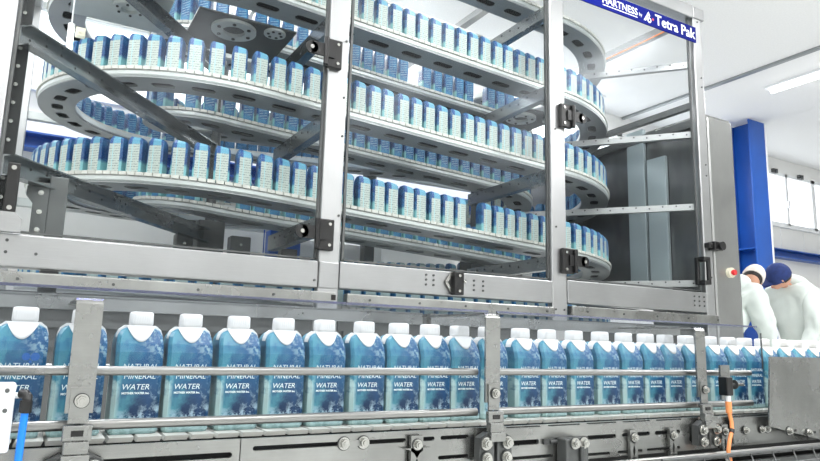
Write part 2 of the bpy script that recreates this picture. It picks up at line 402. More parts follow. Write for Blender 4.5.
# right door: crossbar rails inside the panel run at 45 degrees back to the spiral axes
CXL, CXR, CY = .93, 2.97, 4.2
lev = [2.26, 1.72, 1.18, .64]
def channel(p, q, w, h, mat='brace', holes=True, name='brace'):
    p, q = Vector(p), Vector(q); d = (q-p).normalized(); sd = d.cross(Vector((0, 0, 1))).normalized()
    b = MB(); t = .006; up = Vector((0, 0, 1))
    c = (p+q)/2; L = (q-p).length/2
    b.obox(c, d*L, sd*t/2, up*h/2); b.obox(c+sd*w/2+up*(h/2-t/2), d*L, sd*w/2, up*t/2); b.obox(c+sd*w/2-up*(h/2-t/2), d*L, sd*w/2, up*t/2)
    o = b.build(name, M[mat], fr)
    if holes:
        hb = MB(); n = int(2*L/.09)
        for i in range(n):
            for s in (-1, 1):
                pp = p+d*(.05+i*.09); hb.cyl(pp+sd*(t/2+.0005)*1+up*h*.22*(1 if i % 3 else 0), pp+sd*(-t/2-.002)+up*h*.22*(1 if i % 3 else 0), .006, 8)
                break
        hb.build('hole', M['black'] if mat != 'dark' else M['bolt'], o)
    return o
for z in lev:
    # 45 degree braces from the outer posts to the spiral axes
    channel((-.15, YF+.06, z+.005), (CXL-.05, CY-.08, z-.02), .05, .085)
    # straight struts from the middle posts under both tracks
    channel((1.21, YF+.046, z-.065), (1.21-.005, 3.84, z-.07), .05, .09)
    channel((2.66, YF+.046, z-.145), (2.66, 3.84, z-.15), .05, .08)
    MB().box(1.165, 1.26, YF+.046, YF+.06, z-.1, z+.0).build('strut_bracket', M['black'], fr)
for z in (2.06, 1.53, 1.0, .46):
    channel((4.0, YF+.047, z), (CXR+.1, CY-.17, z-.01), .035, .045, 'beam')
# stubs: uprights of the two spiral towers
for X in (CXL, CXR):
    MB().box(X-.08, X+.08, CY-.08, CY+.08, FZ, .72).build('tower_base', M['darkmetal'], fr, .005)
    MB().cyl((X, CY, .72), (X, CY, 1.80), .03).build('tower_pipe', M['dull'], fr)
for (x, y, w, z0, z1) in ((.72, 4.1, .1, .2, .62), (.83, 4.35, .05, .2, .75), (1.15, 4.5, .14, .2, .7), (1.55, 4.6, .12, .2, .66)):
    MB().box(x, x+w, y, y+.1, FZ, z1).build('drive_box', M['darkmetal'], fr, .008)
    screws(fr.children[-1], [(x+w/2, z1-.06), (x+w/2, z1-.14)], y, .008, 'bolt')
# flange mounting plates at the spiral axes, top tier
for (x0, x1, y0, y1, z, rx, ry, m, R_) in ((.62, 1.17, 3.44, 3.93, 1.745, .845, 3.58, 'darkmetal', .125), (.02, .50, 3.50, 3.95, 1.775, .30, 3.70, 'rail', .085), (2.75, 3.2, 3.44, 3.9, 1.64, 2.95, 3.6, 'darkmetal', .11)):
    po = MB().box(x0, x1, y0, y1, z, z+.012).build('mounting_plate', M[m], fr)
    f = MB(); n = 36; ri = R_*.5
    ring_ = [[Vector((rx+math.cos(2*PI*i/n)*r, ry+math.sin(2*PI*i/n)*r, zz)) for i in range(n)] for r, zz in ((ri, z), (ri, z-.018), (R_, z-.018), (R_, z))]
    f.loft(ring_, None, False, False); fo = f.build('flange_ring', M['rail'], po)
    for i in range(6):
        a = i*PI/3+.3; MB().cyl((rx+R_*.75*math.cos(a), ry+R_*.75*math.sin(a), z-.018), (rx+R_*.75*math.cos(a), ry+R_*.75*math.sin(a), z-.024), R_*.085, 10).build('flange_bolt', M['black'], po)
    if m == 'darkmetal':
        dx = rx+.215; d_ = MB().cyl((dx, ry-.08, z), (dx, ry-.08, z-.012), .062, 24).build('small_disc', M['rail'], po)
        hb = MB()
        for i in range(6): a = i*PI/3; hb.cyl((dx+.038*math.cos(a), ry-.08+.038*math.sin(a), z-.012), (dx+.038*math.cos(a), ry-.08+.038*math.sin(a), z-.016), .009, 8)
        hb.build('disc_hole', M['black'], po)
# gray side panel and its two vertical ducts at the right
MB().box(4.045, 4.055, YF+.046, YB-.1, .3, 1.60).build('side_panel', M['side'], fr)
MB().box(4.01, 4.04, 3.41, 3.575, .36, 1.70).build('vertical_duct', M['duct'], fr, .003)
MB().box(4.01, 4.04, 3.215, 3.385, .36, 1.44).build('vertical_duct', M['duct'], fr, .003)
# bracket plate with two bolts on the left box column
lc = MB().box(.02, .09, 3.1, 3.17, FZ, .655).build('box_column', M['dull'], fr, .004)
bp = MB().prism([(-.06, .60), (-.02, .62), (.02, .62), (.02, .40), (-.035, .40), (-.035, .53), (-.06, .56)], 3.085, 3.098).build('bracket_plate', M['dull'], lc)
for z in (.575, .495, .42): q = MB(); hexbolt(q, (-.008, 3.085, z), .008); q.build('bolt', M['bolt'], bp)

# hinges, latches, handle (black)
def hinge(x, z, s, label):
    t = MB().box(x-.045*(1 if s > 0 else 1), x+.045, YF-.03, YF-.002, z-.075, z+.075).build('hinge', M['black'], fr, .006, label=label)
    a = MB().box(min(x, x+s*.12), max(x, x+s*.12), YF-.04, YF-.028, z-.028, z+.035)
    a.cyl((x+s*.12, YF-.04, z+.003), (x+s*.12, YF-.028, z+.003), .032, 20)
    a.cyl((x+s*.045, YF-.04, z-.07), (x+s*.045, YF-.04, z+.07), .012)
    a.build('hinge_arm', M['black'], t)
    sc = MB()
    for dx, dz in ((s*-.02, .05), (s*-.02, -.05)): sc.cyl((x+dx, YF-.03, z+dz), (x+dx, YF-.036, z+dz), .008, 12)
    sc.cyl((x+s*.12, YF-.04, z+.003), (x+s*.12, YF-.045, z+.003), .010, 12)
    sc.build('hinge_screw', M['bolt'], t)
hinge(1.175, 1.405, -1, 'black hinge high on the left middle post'); hinge(1.175, .497, -1, 'black hinge low on the left middle post')
hinge(2.71, 1.39, 1, 'black hinge high on the right middle post'); hinge(2.71, .50, 1, 'black hinge low on the right middle post')
lt = MB().box(1.90, 1.96, YF-.045, YF-.006, .255, .375).build('latch_block', M['black'], b2, .005)
q = MB()
for z in (.275, .355): q.cyl((1.93, YF-.045, z), (1.93, YF-.05, z), .008, 10)
q.cyl((1.97, YF-.02, .33), (1.985, YF-.02, .33), .01, 10); q.bar((1.9, YF-.015, .37), (1.865, YF-.015, .32), .008, .012); q.bar((1.865, YF-.015, .32), (1.9, YF-.015, .27), .008, .012)
q.build('latch_hook', M['bolt'], lt)
hb_ = MB(); hb_.box(3.935, 3.965, YF-.06, YF-.04, .45, .62); hb_.box(3.90, 3.965, YF-.06, YF+.02, .60, .63); hb_.box(3.90, 3.965, YF-.06, YF+.02, .44, .47)
hb_.box(3.895, 3.92, YF-.01, YF+.02, .44, .63)
hb_.build('door_handle', M['black'], fr, .006)
lk = MB().box(4.02, 4.11, YF-.06, YF-.002, .685, .745); lk.box(3.98, 4.04, YF-.05, YF-.002, .70, .735); lk.cyl((4.08, YF-.06, .715), (4.08, YF-.08, .715), .03)
lk.box(4.105, 4.135, YF-.05, YF-.02, .695, .735)
lk.build('door_lock', M['black'], fr, .006)
bl = MB().box(-.127, -.085, YF-.03, YF, .45, .64).build('bar_latch', M['black'], fr, .004); q = MB()
for z in (.62, .465): q.cyl((-.106, YF-.03, z), (-.106, YF-.036, z), .009, 12)
q.build('latch_screw', M['bolt'], bl)
MB().prism([(-.22, .45), (-.085, .45), (-.06, .425), (-.06, .375), (-.22, .375)], YF-.028, YF-.006).build('latch_foot', M['beam'], fr)

# banner on the top beam
bn = thing('sign_banner', 'blue banner with white company lettering along the top of the frame', 'sign', (3.3, 2.885, 2.2))
zt = 0.0
MB().prism([(2.73, 2.20), (3.985, 2.20), (3.985, 2.318), (2.73, 2.318)], 2.882, 2.890).build('banner_board', M['bannerblue'], bn)
MB().box(2.9, 3.97, 2.892, 2.905, 2.318, 2.40).build('hanger_strip', M['glass'], bn)
def btext(txt, *a, **k):
    q = MB(); text_into(q, txt, *a, **k); q.build('lettering', M['bannerwhite'], bn)
btext('HARTNESS', .07, 3.212, 2.8815, 2.24, align='CENTER', bold=.001)

MB().box(3.05, 3.375, 2.8808, 2.8816, 2.222, 2.228).build('underline', M['bannerwhite'], bn); btext('by', .034, 3.408, 2.8815, 2.245)
btext('Tetra Pak', .106, 3.762, 2.8815, 2.226, bold=.002)
lg = MB(); a = 3.487
lg.prism([(a-.05, 2.225), (a-.028, 2.225), (a, 2.272), (a+.008, 2.258), (a+.016, 2.27), (a, 2.30)], 2.8808, 2.8816)
lg.cyl((a+.006, 2.8816, 2.237), (a+.006, 2.8808, 2.237), .020, 24)
lo_ = lg.build('logo', M['bannerwhite'], bn)
MB().cyl((a+.006, 2.8806, 2.237), (a+.006, 2.8802, 2.237), .009, 20).build('logo_hole', M['bannerblue'], lo_)
MB().cyl((a+.042, 2.8812, 2.252), (a+.042, 2.8802, 2.252), .009, 16).build('logo_dot', M['red'], lo_)

MB().tube([(3.99, 3.0, 2.405), (3.99, 3.4, 2.40), (3.99, 3.9, 2.404), (3.99, 4.4, 2.40)], .006, 8).build('signal_wire', M['cable'], fr)
# right-hand cabinet beside the frame
cb = thing('control_cabinet', 'tall grey stainless cabinet right of the machine frame with emergency stop button', 'cabinet', (4.25, 3.3, FZ))
MB().box(4.09, 4.385, YF+.005, YF+.55, FZ+.05, 1.68).build('body', M['cabinet'], cb, .02)
MB().box(4.088, 4.392, YF+.03, YF+.58, 1.675, 1.70).build('top_cover', M['steel'], cb, .008)
MB().box(4.386, 4.398, YF+.02, YF+.5, FZ+.06, 1.66).build('dark_gasket', M['darkmetal'], cb)
MB().box(4.10, 4.37, YF+.05, YF+.5, FZ, FZ+.05).build('plinth', M['darkmetal'], cb)
es = MB().cyl((4.25, YF+.005, .548), (4.25, YF-.02, .548), .036, 24).build('button_base', M['yellowwhite'], cb)
MB().cyl((4.25, YF-.02, .548), (4.25, YF-.03, .548), .014, 20).cyl((4.25, YF-.03, .548), (4.25, YF-.045, .548), .021, 24, .018).build('stop_button', M['red'], es)

# vertical light bar and small junction box inside the left end
lbx = thing('light_bar', 'short bright white light tube hanging upright inside the left end of the frame', 'light', (.03, 3.6, 1.32))
MB().cyl((.034, 3.6, 1.325), (.034, 3.6, 1.535), .014, 16).build('tube', M['lampblue'], lbx); MB().cyl((.034, 3.6, 1.535), (.034, 3.6, 1.56), .016).cyl((.034, 3.6, 1.31), (.034, 3.6, 1.325), .015).cyl((.034, 3.6, 1.56), (.034, 3.6, 2.41), .004).build('tube_cap', M['trimw'], lbx)
jb = MB().box(.055, .1, 3.58, 3.62, 1.50, 1.545); jb.cyl((.078, 3.58, 1.52), (.078, 3.574, 1.52), .008)
tag(jb.build('junction_box', M['yellowwhite'], None, .003), 'small cream junction box beside the upright light tube', 'junction box')

# ------------------------------------------------------------------ spiral conveyors
PITCH = .54; SL = .054; LX = CXR-CXL; CURVE_DROP = (PITCH-2*SL*LX)/2
def path(R, s):
    """Racetrack: s in loops; returns position on radius R, outward normal, tangent, drop in one loop"""
    per = 2*LX+2*PI*R; k = math.floor(s); u = (s-k)*per; z = -k*PITCH
    if u < LX: return Vector((CXL+u, CY-R, z-SL*u)), Vector((0, -1, 0)), Vector((1, 0, 0))
    u -= LX; z -= SL*LX
    if u < PI*R:
        a = -PI/2+u/R; n = Vector((math.cos(a), math.sin(a), 0))
        return Vector((CXR+R*n.x, CY+R*n.y, z-CURVE_DROP*u/(PI*R))), n, Vector((-n.y, n.x, 0))
    u -= PI*R; z -= CURVE_DROP
    if u < LX: return Vector((CXR-u, CY+R, z-SL*u)), Vector((0, 1, 0)), Vector((-1, 0, 0))
    u -= LX; z -= SL*LX
    a = PI/2+u/R; n = Vector((math.cos(a), math.sin(a), 0))
    return Vector((CXL+R*n.x, CY+R*n.y, z-CURVE_DROP*u/(PI*R))), n, Vector((-n.y, n.x, 0))
Z0 = 1.29+2*PITCH            # tier 0 starts at the left of the front run
def spiral(R, z0, label, s0, s1, slot_gap, far_skip=None):
    t = thing('spiral_conveyor', label, 'conveyor', (1.95, CY, FZ))
    W = .20; per = 2*LX+2*PI*R
    def P(s, n_in, dz):
        p, n, tg = path(R, s); return Vector((p.x-n.x*n_in, p.y-n.y*n_in, z0+p.z+dz))
    def sweep(name, mat, prof, step=.06, parent=None):
        b = MB(); N = int((s1-s0)*per/step)
        rings = [[P(s0+(s1-s0)*i/N, a, c) for a, c in prof] for i in range(N+1)]
        b.loft(rings, None, False); return b.build(name, M[mat], parent or t)
    # outer and inner side rails (rounded lip on the outer one)
    sweep('side_rail', 'rail', [(.006, -.016), (.0, -.022), (.0, -.040), (.008, -.048), (.022, -.048), (.022, -.016)])
    sweep('side_rail', 'rail', [(W-.02, -.016), (W-.02, -.045), (W, -.045), (W, -.016)])
    # chain carcass behind the openings, blackened to paint in their shade
    sweep('chain_underside', 'slotdark', [(.03, -.014), (.03, -.030), (W-.03, -.030), (W-.03, -.014)])
    # slatted top chain
    b = MB(); n = int((s1-s0)*per/.042)
    for i in range(n):
        sa = s0+(s1-s0)*(i+.06)/n; sb = s0+(s1-s0)*(i+.94)/n
        v = [P(s, a, c) for s in (sa, sb) for a in (-.008, W-.01) for c in (-.017, 0)]
        b.add(v, [(0, 1, 3, 2), (4, 6, 7, 5), (0, 4, 5, 1), (2, 3, 7, 6), (0, 2, 6, 4), (1, 5, 7, 3)])
    b.build('slat_chain', M['greychain'], t)
    # bottom plate with stadium openings
    b = MB(); per_slot = slot_gap; n = int((s1-s0)*per/per_slot); hw = .030; cc = .105; zt, zb = -.050, -.056
    def quad(sa, sb, a0, a1, b0, b1):
        v = [P(sa, a0, zt), P(sa, a1, zt), P(sa, a0, zb), P(sa, a1, zb), P(sb, b0, zt), P(sb, b1, zt), P(sb, b0, zb), P(sb, b1, zb)]
        b.add(v, [(0, 1, 5, 4), (2, 6, 7, 3), (0, 4, 6, 2), (1, 3, 7, 5), (0, 2, 3, 1), (4, 5, 7, 6)])
    for i in range(n):
        a = s0+(s1-s0)*i/n; d = (s1-s0)/n
        quad(a, a+d*.2, .003, W-.002, .003, W-.002); quad(a+d*.8, a+d, .003, W-.002, .003, W-.002)
        st = [.2, .225, .26, .32, .5, .68, .74, .775, .8]; ww = [.01, .6, .88, 1, 1, 1, .88, .6, .01]
        for j in range(8):
            x, y = a+d*st[j], a+d*st[j+1]
            quad(x, y, .003, cc-hw*ww[j], .003, cc-hw*ww[j+1]); quad(x, y, cc+hw*ww[j], W-.002, cc+hw*ww[j+1], W-.002)
    b.build('track_plate', M['track'], t)
    return t, P, per
RO, RI = 1.02, .45
so, PO, perO = spiral(RO, Z0, 'outer of two nested spiral conveyors with grey slotted track and slatted chain', 0.0, 4.35, .225)
si, PI_, perI = spiral(RI, Z0-.005, 'inner of two nested spiral conveyors winding inside the larger outer one', 0.0, 4.35, .225)

# ------------------------------------------------------------------ cartons
def ring(z, hx, yf, yb, c):
    return [(-hx+c, yf, z), (hx-c, yf, z), (hx, yf+c, z), (hx, yb-c, z), (hx-c, yb, z), (-hx+c, yb, z), (-hx, yb-c, z), (-hx, yf+c, z)]
def carton_mesh(b, rings, mf, mside, mb_, mtop):
    n = 8
    for i in range(len(rings)-1):
        for k in range(8):
            m = {0: mf, 4: mb_, 2: mside, 6: mside}.get(k, mside)
            q = (k+1) % 8
            b.add([rings[i][k], rings[i][q], rings[i+1][q], rings[i+1][k]], [(0, 1, 2, 3)], m)
    b.add(rings[-1], [tuple(range(8))], mtop); b.add(rings[0], [tuple(reversed(range(8)))], mside)
    return b
# cartons in the spiral: pale text panel on -y, blue text panel on +y, printed front/back on +-x, slanted folded top
W2 = .034
def skew(r, dzl, dzr):
    return [(x, y, z+(dzl if x < 0 else dzr)) for x, y, z in r]
def spiral_carton(mb, off=None):
    rs = [ring(0, W2-.002, -W2+.002, W2-.002, .007), ring(.004, W2, -W2, W2, .008), ring(.128, W2, -W2, W2, .008),
          skew(ring(.147, W2-.0015, -W2+.002, W2-.002, .009), .002, 0), skew(ring(.161, W2-.006, -W2+.011, W2-.011, .007), .003, -.004)]
    if off: rs = [[off(p) for p in r] for r in rs]
    carton_mesh(mb, rs, M['pale'], M['art_side'], M['blueside'], M['edge'])
def art_side():
    k = NT('carton_front_small'); X, Y, Z = k.xyz(); n = k.noise(45, 4)
    c = k.mix(k.ramp(n, .4, .65), lin((18, 60, 116)), lin((46, 108, 152)))
    c = k.mix(k.ramp(k.math('ADD', Z, k.math('MULTIPLY', n, .03)), .07, .055), c, lin((120, 176, 182)))
    k.lk(c, k.b.inputs['Base Color']); k.b.inputs['Roughness'].default_value = .35; return k.m
M['art_side'] = art_side()
mbc = MB(); spiral_carton(mbc)
proto = mbc.build('water_carton')
YAW, PIT, ROL, FL = math.radians(29.6406), math.radians(9.7013), math.radians(-1.5071), 659.9
def cam_axes():
    cy, sy, cp, sp = math.cos(YAW), math.sin(YAW), math.cos(PIT), math.sin(PIT)
    F = Vector((sy*cp, cy*cp, sp)); r = Vector((cy, -sy, 0)); d = F.cross(r); c, s = math.cos(ROL), math.sin(ROL)
    return c*r+s*d, -s*r+c*d, F
AR, AD, AF = cam_axes()
slots = []
tier_name = ['top', 'upper', 'second', 'third', 'bottom']
for lane, P, R, per, z0, s_start, p_s, p_c in (('outer', PO, RO, perO, Z0, .93, .0925, .108), ('inner', PI_, RI, perI, Z0-.005, .9, .0925, .115)):
    Rc = R-.050
    s_run = s_start
    while s_run < 4.3:
        s_run += (p_c if path(R, s_run)[1].x else p_s)/per
        if random.random() < .018: continue
        s = s_run+random.uniform(-.006, .006)/per
        p, nn, tg = path(R, s); q = P(s, .048, 0)
        ang = math.atan2(tg.y, tg.x)+(PI if lane == 'inner' else 0)+random.uniform(-.05, .05)
        tier = int(math.floor(s+.25/1)); u = (s % 1)*per
        run = 'front run' if u < LX else 'right bend' if u < LX+PI*R else 'back run' if u < 2*LX+PI*R else 'left bend'
        dep = q.dot(AF); px = 410+FL*q.dot(AR)/dep; py = 230.5+FL*(q+Vector((0, 0, .08))).dot(AD)/dep
        lo = .378*q.y/2.9                      # hidden behind the main beam below this height
        vis = -12 < px < 625 and py > -12 and q.z+.12 > lo
        slots.append((0 if vis else 1, dep+(1.2 if run == 'back run' else 0), q, ang, lane, int(math.floor(s)), run))
slots.sort(key=lambda a: (a[0], a[1]))
tn = {0: 'topmost', 1: 'highest', 2: 'middle', 3: 'low', 4: 'lowest'}
rest = MB(); first = True
for i, (hid, dep, q, ang, lane, tier, run) in enumerate(slots):
    if i < 300 and not hid:
        o = proto if first else proto.copy()
        if not first: col.objects.link(o)
        first = False
        o.location = q; o.rotation_euler = (0, 0, ang); o.scale = (1.12, 1.12, 1.12)
        look = 'pale text side' if (lane == 'outer') != (run == 'back run') else 'blue side'
        g = '%s %s lane, %s' % (tn.get(tier, 'low'), lane, run)
        o['label'] = 'capless water carton, %s out, on %s' % (look, g)
        o['category'] = 'carton'; o['group'] = 'water cartons on the '+g
    else:
        c, s_ = math.cos(ang), math.sin(ang)
        sub = MB(); W_ = .034
        rs = [ring(z, h, -h, h, .008) for z, h in ((0, .034), (.128, .034), (.148, .031), (.162, .022))]
        rs = [[(q.x+1.12*(c*x-s_*y), q.y+1.12*(s_*x+c*y), q.z+1.12*z) for x, y, z in r] for r in rs]
        carton_mesh(rest, rs, M['farpale'] if 'farpale' in M else M.setdefault('farpale', simple('far_carton_pale', (140, 160, 162), .5, 0, .12, 60)), M['edge2'] if 'edge2' in M else M.setdefault('edge2', simple('far_carton_blue', (46, 104, 146), .5, 0, .3, 30)), M['edge2'], M['edge2'])
tag(rest.build('water_cartons'), 'many more small blue water cartons packed on the hidden and far loops of the spirals', 'cartons', kind='stuff')

# ---- capped cartons on the front line
CBZ = -.155; YC = 1.206
def front_carton_parts():
    b = MB(); h = .0362
    prof = [(0, h-.002, .033, .033), (.004, h, .0355, .0355), (.128, h, .0355, .0355), (.142, h-.0002, .031, .035), (.154, h-.0018, .025, .033), (.161, h-.0048, .021, .030), (.166, h-.009, .018, .027), (.169, h-.0145, .016, .025)]
    rs = [ring(z, hx, -yf, yb, .0055 if z < .16 else .006) for z, hx, yf, yb in prof]
    n = 8
    for i in range(len(rs)-1):
        for k in range(8):
            m = M['art'] if k in (0, 1, 7, 4, 6) else M['edge']; q = (k+1) % 8
            b.add([rs[i][k], rs[i][q], rs[i+1][q], rs[i+1][k]], [(0, 1, 2, 3)], m, i > 1)
    b.add(rs[-1], [tuple(range(8))], M['white']); b.add(rs[0], [tuple(reversed(range(8)))], M['edge'])
    # front surface y at height z
    zs = [p[0] for p in prof]; ys = [-p[2] for p in prof]
    def yf(z):
        for i in range(len(zs)-1):
            if z <= zs[i+1]: return ys[i]+(ys[i+1]-ys[i])*(z-zs[i])/(zs[i+1]-zs[i])
        return ys[-1]
    c = MB()                                   # moulded white collar: bib over the front slope
    NX, NZ = 16, 6; g = []
    for i in range(NX+1):
        x = -.0215+.043*i/NX; zl = .1445+.025*(abs(x)/.0215)**2.0
        col_ = []
        for j in range(NZ+1):
            z = zl+(.171-zl)*j/NZ; col_.append((x, yf(z)-.0022, z))
        g.append(col_)
    v = [p for r in g for p in r]; nv = len(v); v += [(x, y+.004, z) for x, y, z in v]
    f = []
    for i in range(NX):
        for j in range(NZ):
            a = i*(NZ+1)+j; f.append((a, a+NZ+1, a+NZ+2, a+1))
        a = i*(NZ+1); f.append((a, a+nv, a+nv+NZ+1, a+NZ+1))
    c.add(v, f, None, True)
    # shoulder ridge behind the front slope
    out = [(-.0354, .151), (-.0345, .157), (-.0318, .1645), (-.0235, .1712), (.0235, .1712), (.0318, .1645), (.0345, .157), (.0354, .151)]
    c.prism([(x, z) for x, z in out], -.014, .004)
    # cap: ribbed rounded block on a short neck
    def rr(z, hx, hy, cr=.007):
        pts = []
        for sx, sy, a0 in ((1, -1, -PI/2), (1, 1, 0), (-1, 1, PI/2), (-1, -1, PI)):
            for k in range(5):
                a = a0+k*PI/8; pts.append((.0015+sx*(hx-cr)+cr*math.cos(a), sy*(hy-cr)+cr*math.sin(a)-.002, z))
        return pts
    cap = MB(); cap.loft([rr(.166, .0170, .0155), rr(.1725, .0170, .0155), rr(.1730, .0176, .016), rr(.1735, .0180, .0165), rr(.190, .0176, .016), rr(.1925, .0165, .015), rr(.1935, .014, .012)], None, True)
    for k in range(8): x = -.0126+.0036*k; cap.box(x-.0004, x+.0004, -.0192, -.0178, .175, .188)
    # printed words
    t = MB(); yy = -.0357
    text_into(t, 'NATURAL', .0118, .002, yy, .1015, shear=.15, extrude=.0001)
    text_into(t, 'MINERAL', .0118, .002, yy, .0860, shear=.15, extrude=.0001)
    text_into(t, 'WATER', .0122, -.003, yy, .0692, shear=.2, extrude=.0001)
    text_into(t, 'MOTHER WATER Inc.', .0044, -.002, yy, .062, extrude=.0001, bold=.0002)
    return b, c, cap, t
PB, PCo, PCap, PT = front_carton_parts()
caps = [29, 85, 142.7, 192, 240, 284.7, 325.7, 365, 399.5, 429.6, 459.3, 487, 520.4, 547, 573.8, 599.7, 623, 644.7, 663.9, 684.7, 707.7, 726.6, 742.1, 760.3, 778, 792, 804, 815.8]
xs = [-.001, .080, .164, .243, .325, .407, .487, .570, .647, .717, .791, .863, .956, 1.033, 1.116, 1.200, 1.280, 1.358, 1.430, 1.511, 1.606, 1.688, 1.758, 1.843, 1.930, 2.001, 2.072, 2.145]
# measured spacing, kept from overlapping
xs = [x*1.031 for x in xs]
for i in range(1, len(xs)):
    if xs[i]-xs[i-1] < .0752: xs[i] = xs[i-1]+.0752
xs = [xs[0]-.085] + xs + [xs[-1]+.078*k for k in range(1, 4)]
sup = ['left', 'middle', 'right']
ordn = ['zeroth', 'first', 'second', 'third', 'fourth', 'fifth', 'sixth', 'seventh', 'eighth', 'ninth', 'tenth', 'eleventh']
def flabel(i):
    if i == 0: return 'white-capped blue water carton cut off by the left edge'
    if i == 1: return 'largest white-capped carton, at the far left beside the grey control box'
    if i == 2: return 'white-capped water carton half hidden behind the leftmost steel strap'
    if 3 <= i <= 11: return 'white-capped blue water carton, %s to the right of the leftmost steel strap' % ordn[i-2]
    if i == 12: return 'white-capped water carton half hidden behind the middle steel strap'
    if 13 <= i <= 20: return 'white-capped blue water carton, %s to the right of the middle steel strap' % ordn[i-12]
    if i == 21: return 'white-capped water carton half hidden behind the right steel strap'
    if 22 <= i <= 24: return 'white-capped water carton, %s to the right of the right steel strap' % ordn[i-21]
    return 'small white-capped carton above the right end plate, %s past the guard' % ordn[i-24]
c0 = thing('capped_water_carton', flabel(0), 'carton', (0, 0, 0), 'capped cartons on the front conveyor')
cbody = PB.build('carton_body', None, c0); PCo.build('collar', M['white'], c0); PCap.build('cap', M['white'], c0); PT.build('lettering', M['ink'], c0)
badge = MB()
for dx, r in ((.009, .0055), (.021, .006)): badge.cyl((dx, -.0356, .119), (dx, -.0359, .119), r, 20)
badge.cyl((.015, -.0356, .1115), (.015, -.0359, .1115), .002, 12)
badge.build('badge', simple('blue_badge_ink', (34, 100, 178), .4, 0, .05, 40), c0)
kids = list(c0.children)
for i, x in enumerate(xs):
    if i == 0: r = c0
    else:
        r = c0.copy(); col.objects.link(r)
        for ch in kids:
            if ch.name.startswith('badge') and i != 1: continue
            d = ch.copy(); col.objects.link(d); d.parent = r
    # x of front-face centre -> body centre
    r.scale = (1.02, 1.0, 1.01); r.location = (x-.004, YC, CBZ); r.rotation_euler = (0, 0, random.uniform(-.02, .02)); r['label'] = flabel(i)
for ch in kids:
    if ch.name.startswith('badge'): bpy.data.objects.remove(ch)

# ------------------------------------------------------------------ front conveyor
X0, X1 = -.5, 3.2
fc = thing('carton_conveyor', 'straight stainless conveyor with white slat chain carrying the capped cartons in front', 'conveyor', (1.3, 1.2, FZ))
b = MB(); p = .0415; n = int((X1-X0)/p)
for i in range(n):
    x = X0+i*p; s_ = .006
    top, bot = -.1555, -.1625; y0, y1 = 1.140, 1.29
    v = [(x+.002, y0, bot), (x+p-.004, y0, bot), (x+p-.0005, y0, top), (x+.005, y0, top), (x+.002, y1, bot), (x+p-.004, y1, bot), (x+p-.0005, y1, top), (x+.005, y1, top)]
    b.add(v, [(0, 1, 2, 3), (5, 4, 7, 6), (3, 2, 6, 7), (1, 0, 4, 5), (0, 3, 7, 4), (2, 1, 5, 6)])
b.build('slat_chain', M['chain'], fc)
MB().box(X0, X1, 1.145, 1.28, -.40, -.1635).build('slot_shade_core', M['slotdark'], fc)  # black core that paints shade behind the side plate slots
def slotted(x0, x1, z0, z1, y0, y1, slots_):
    b = MB(); xc = sorted({x0, x1, *[s[0] for s in slots_], *[s[1] for s in slots_]}); zc = sorted({z0, z1, *[s[2] for s in slots_], *[s[3] for s in slots_]})
    for i in range(len(xc)-1):
        run = None
        for j in range(len(zc)-1):
            mx, mz = (xc[i]+xc[i+1])/2, (zc[j]+zc[j+1])/2
            hole = any(s[0] < mx < s[1] and s[2] < mz < s[3] for s in slots_)
            if hole:
                if run is not None: b.box(xc[i], xc[i+1], y0, y1, zc[run], zc[j]); run = None
            elif run is None: run = j
        if run is not None: b.box(xc[i], xc[i+1], y0, y1, zc[run], z1)
    for (a, c, d, e) in slots_:                 # rounded slot ends
        r = (e-d)/2
        for xx, sg in ((a, 1), (c, -1)):
            for zz, sz in ((d, 1), (e, -1)):
                pts = [(xx, zz)] + [(xx+sg*r*(1-math.sin(t*PI/8)), zz+sz*r*(1-math.cos(t*PI/8))) for t in range(5)]
                if sg*sz > 0: pts = list(reversed(pts))
                b.prism(pts, y0, y1)
    return b
sl1 = [(-.45, .05, -.190, -.181), (.10, .31, -.190, -.181)]
slotted(X0, .322, -.275, -.161, 1.108, 1.114, sl1).build('side_plate', M['steel'], fc)
slotted(.323, .70, -.275, -.161, 1.106, 1.112, [(.343, .632, -.181, -.1735), (.668, .695, -.181, -.1735)]).build('side_plate', M['steel'], fc)
slotted(.70, .79, -.275, -.161, 1.108, 1.114, [(.71, .775, -.181, -.1735), (.705, .775, -.217, -.210)]).build('side_plate', M['steel'], fc)
s3 = [(.862, .951, -.2, -.190), (.972, 1.07, -.198, -.190), (1.087, 1.176, -.198, -.189), (1.195, 1.287, -.197, -.188), (1.304, 1.392, -.197, -.188),
      (.862, .99, -.228, -.2215), (1.057, 1.156, -.232, -.226), (1.18, 1.26, -.232, -.226), (1.275, 1.39, -.232, -.226)]
s3 += [(.865+.111*i, .955+.111*i, -.1655, -.1625) for i in range(5)]
slotted(.79, 1.46, -.238, -.161, 1.104, 1.112, s3).build('side_plate', M['steel'], fc)
slotted(1.46, X1, -.238, -.161, 1.106, 1.112, [(1.475, 1.52, -.19, -.18), (1.475, 1.52, -.215, -.208)]).build('side_plate', M['steel'], fc)
MB().cyl((.95, 1.075, -.246), (X1, 1.075, -.246), .006).build('support_rod', M['rod'], fc)
MB().cyl((-.4, 1.10, -.262), (.95, 1.10, -.262), .005).build('support_rod', M['rod'], fc)
MB().box(X0, X1, 1.118, 1.13, -.45, -.28).build('lower_plate', M['dull'], fc)
for x in (-.3, .9, 2.1, 3.1):
    for y in (1.14, 1.26): MB().box(x, x+.05, y, y+.04, FZ, -.40).build('leg', M['steel'], fc)
# hex bolts on the plates
def bolts(pts, y=1.104, r=.0085, name='bolt'):
    q = MB()
    for x, z in pts: hexbolt(q, (x, y, z), r)
    return q.build(name, M['bolt'], fc)
for x, z in ((.506, -.177), (.544, -.177)): bolts([(x, z)], 1.106, .0085)
MB().box(.513, .537, 1.102, 1.1055, -.182, -.172).build('slot_link', M['steel'], fc)
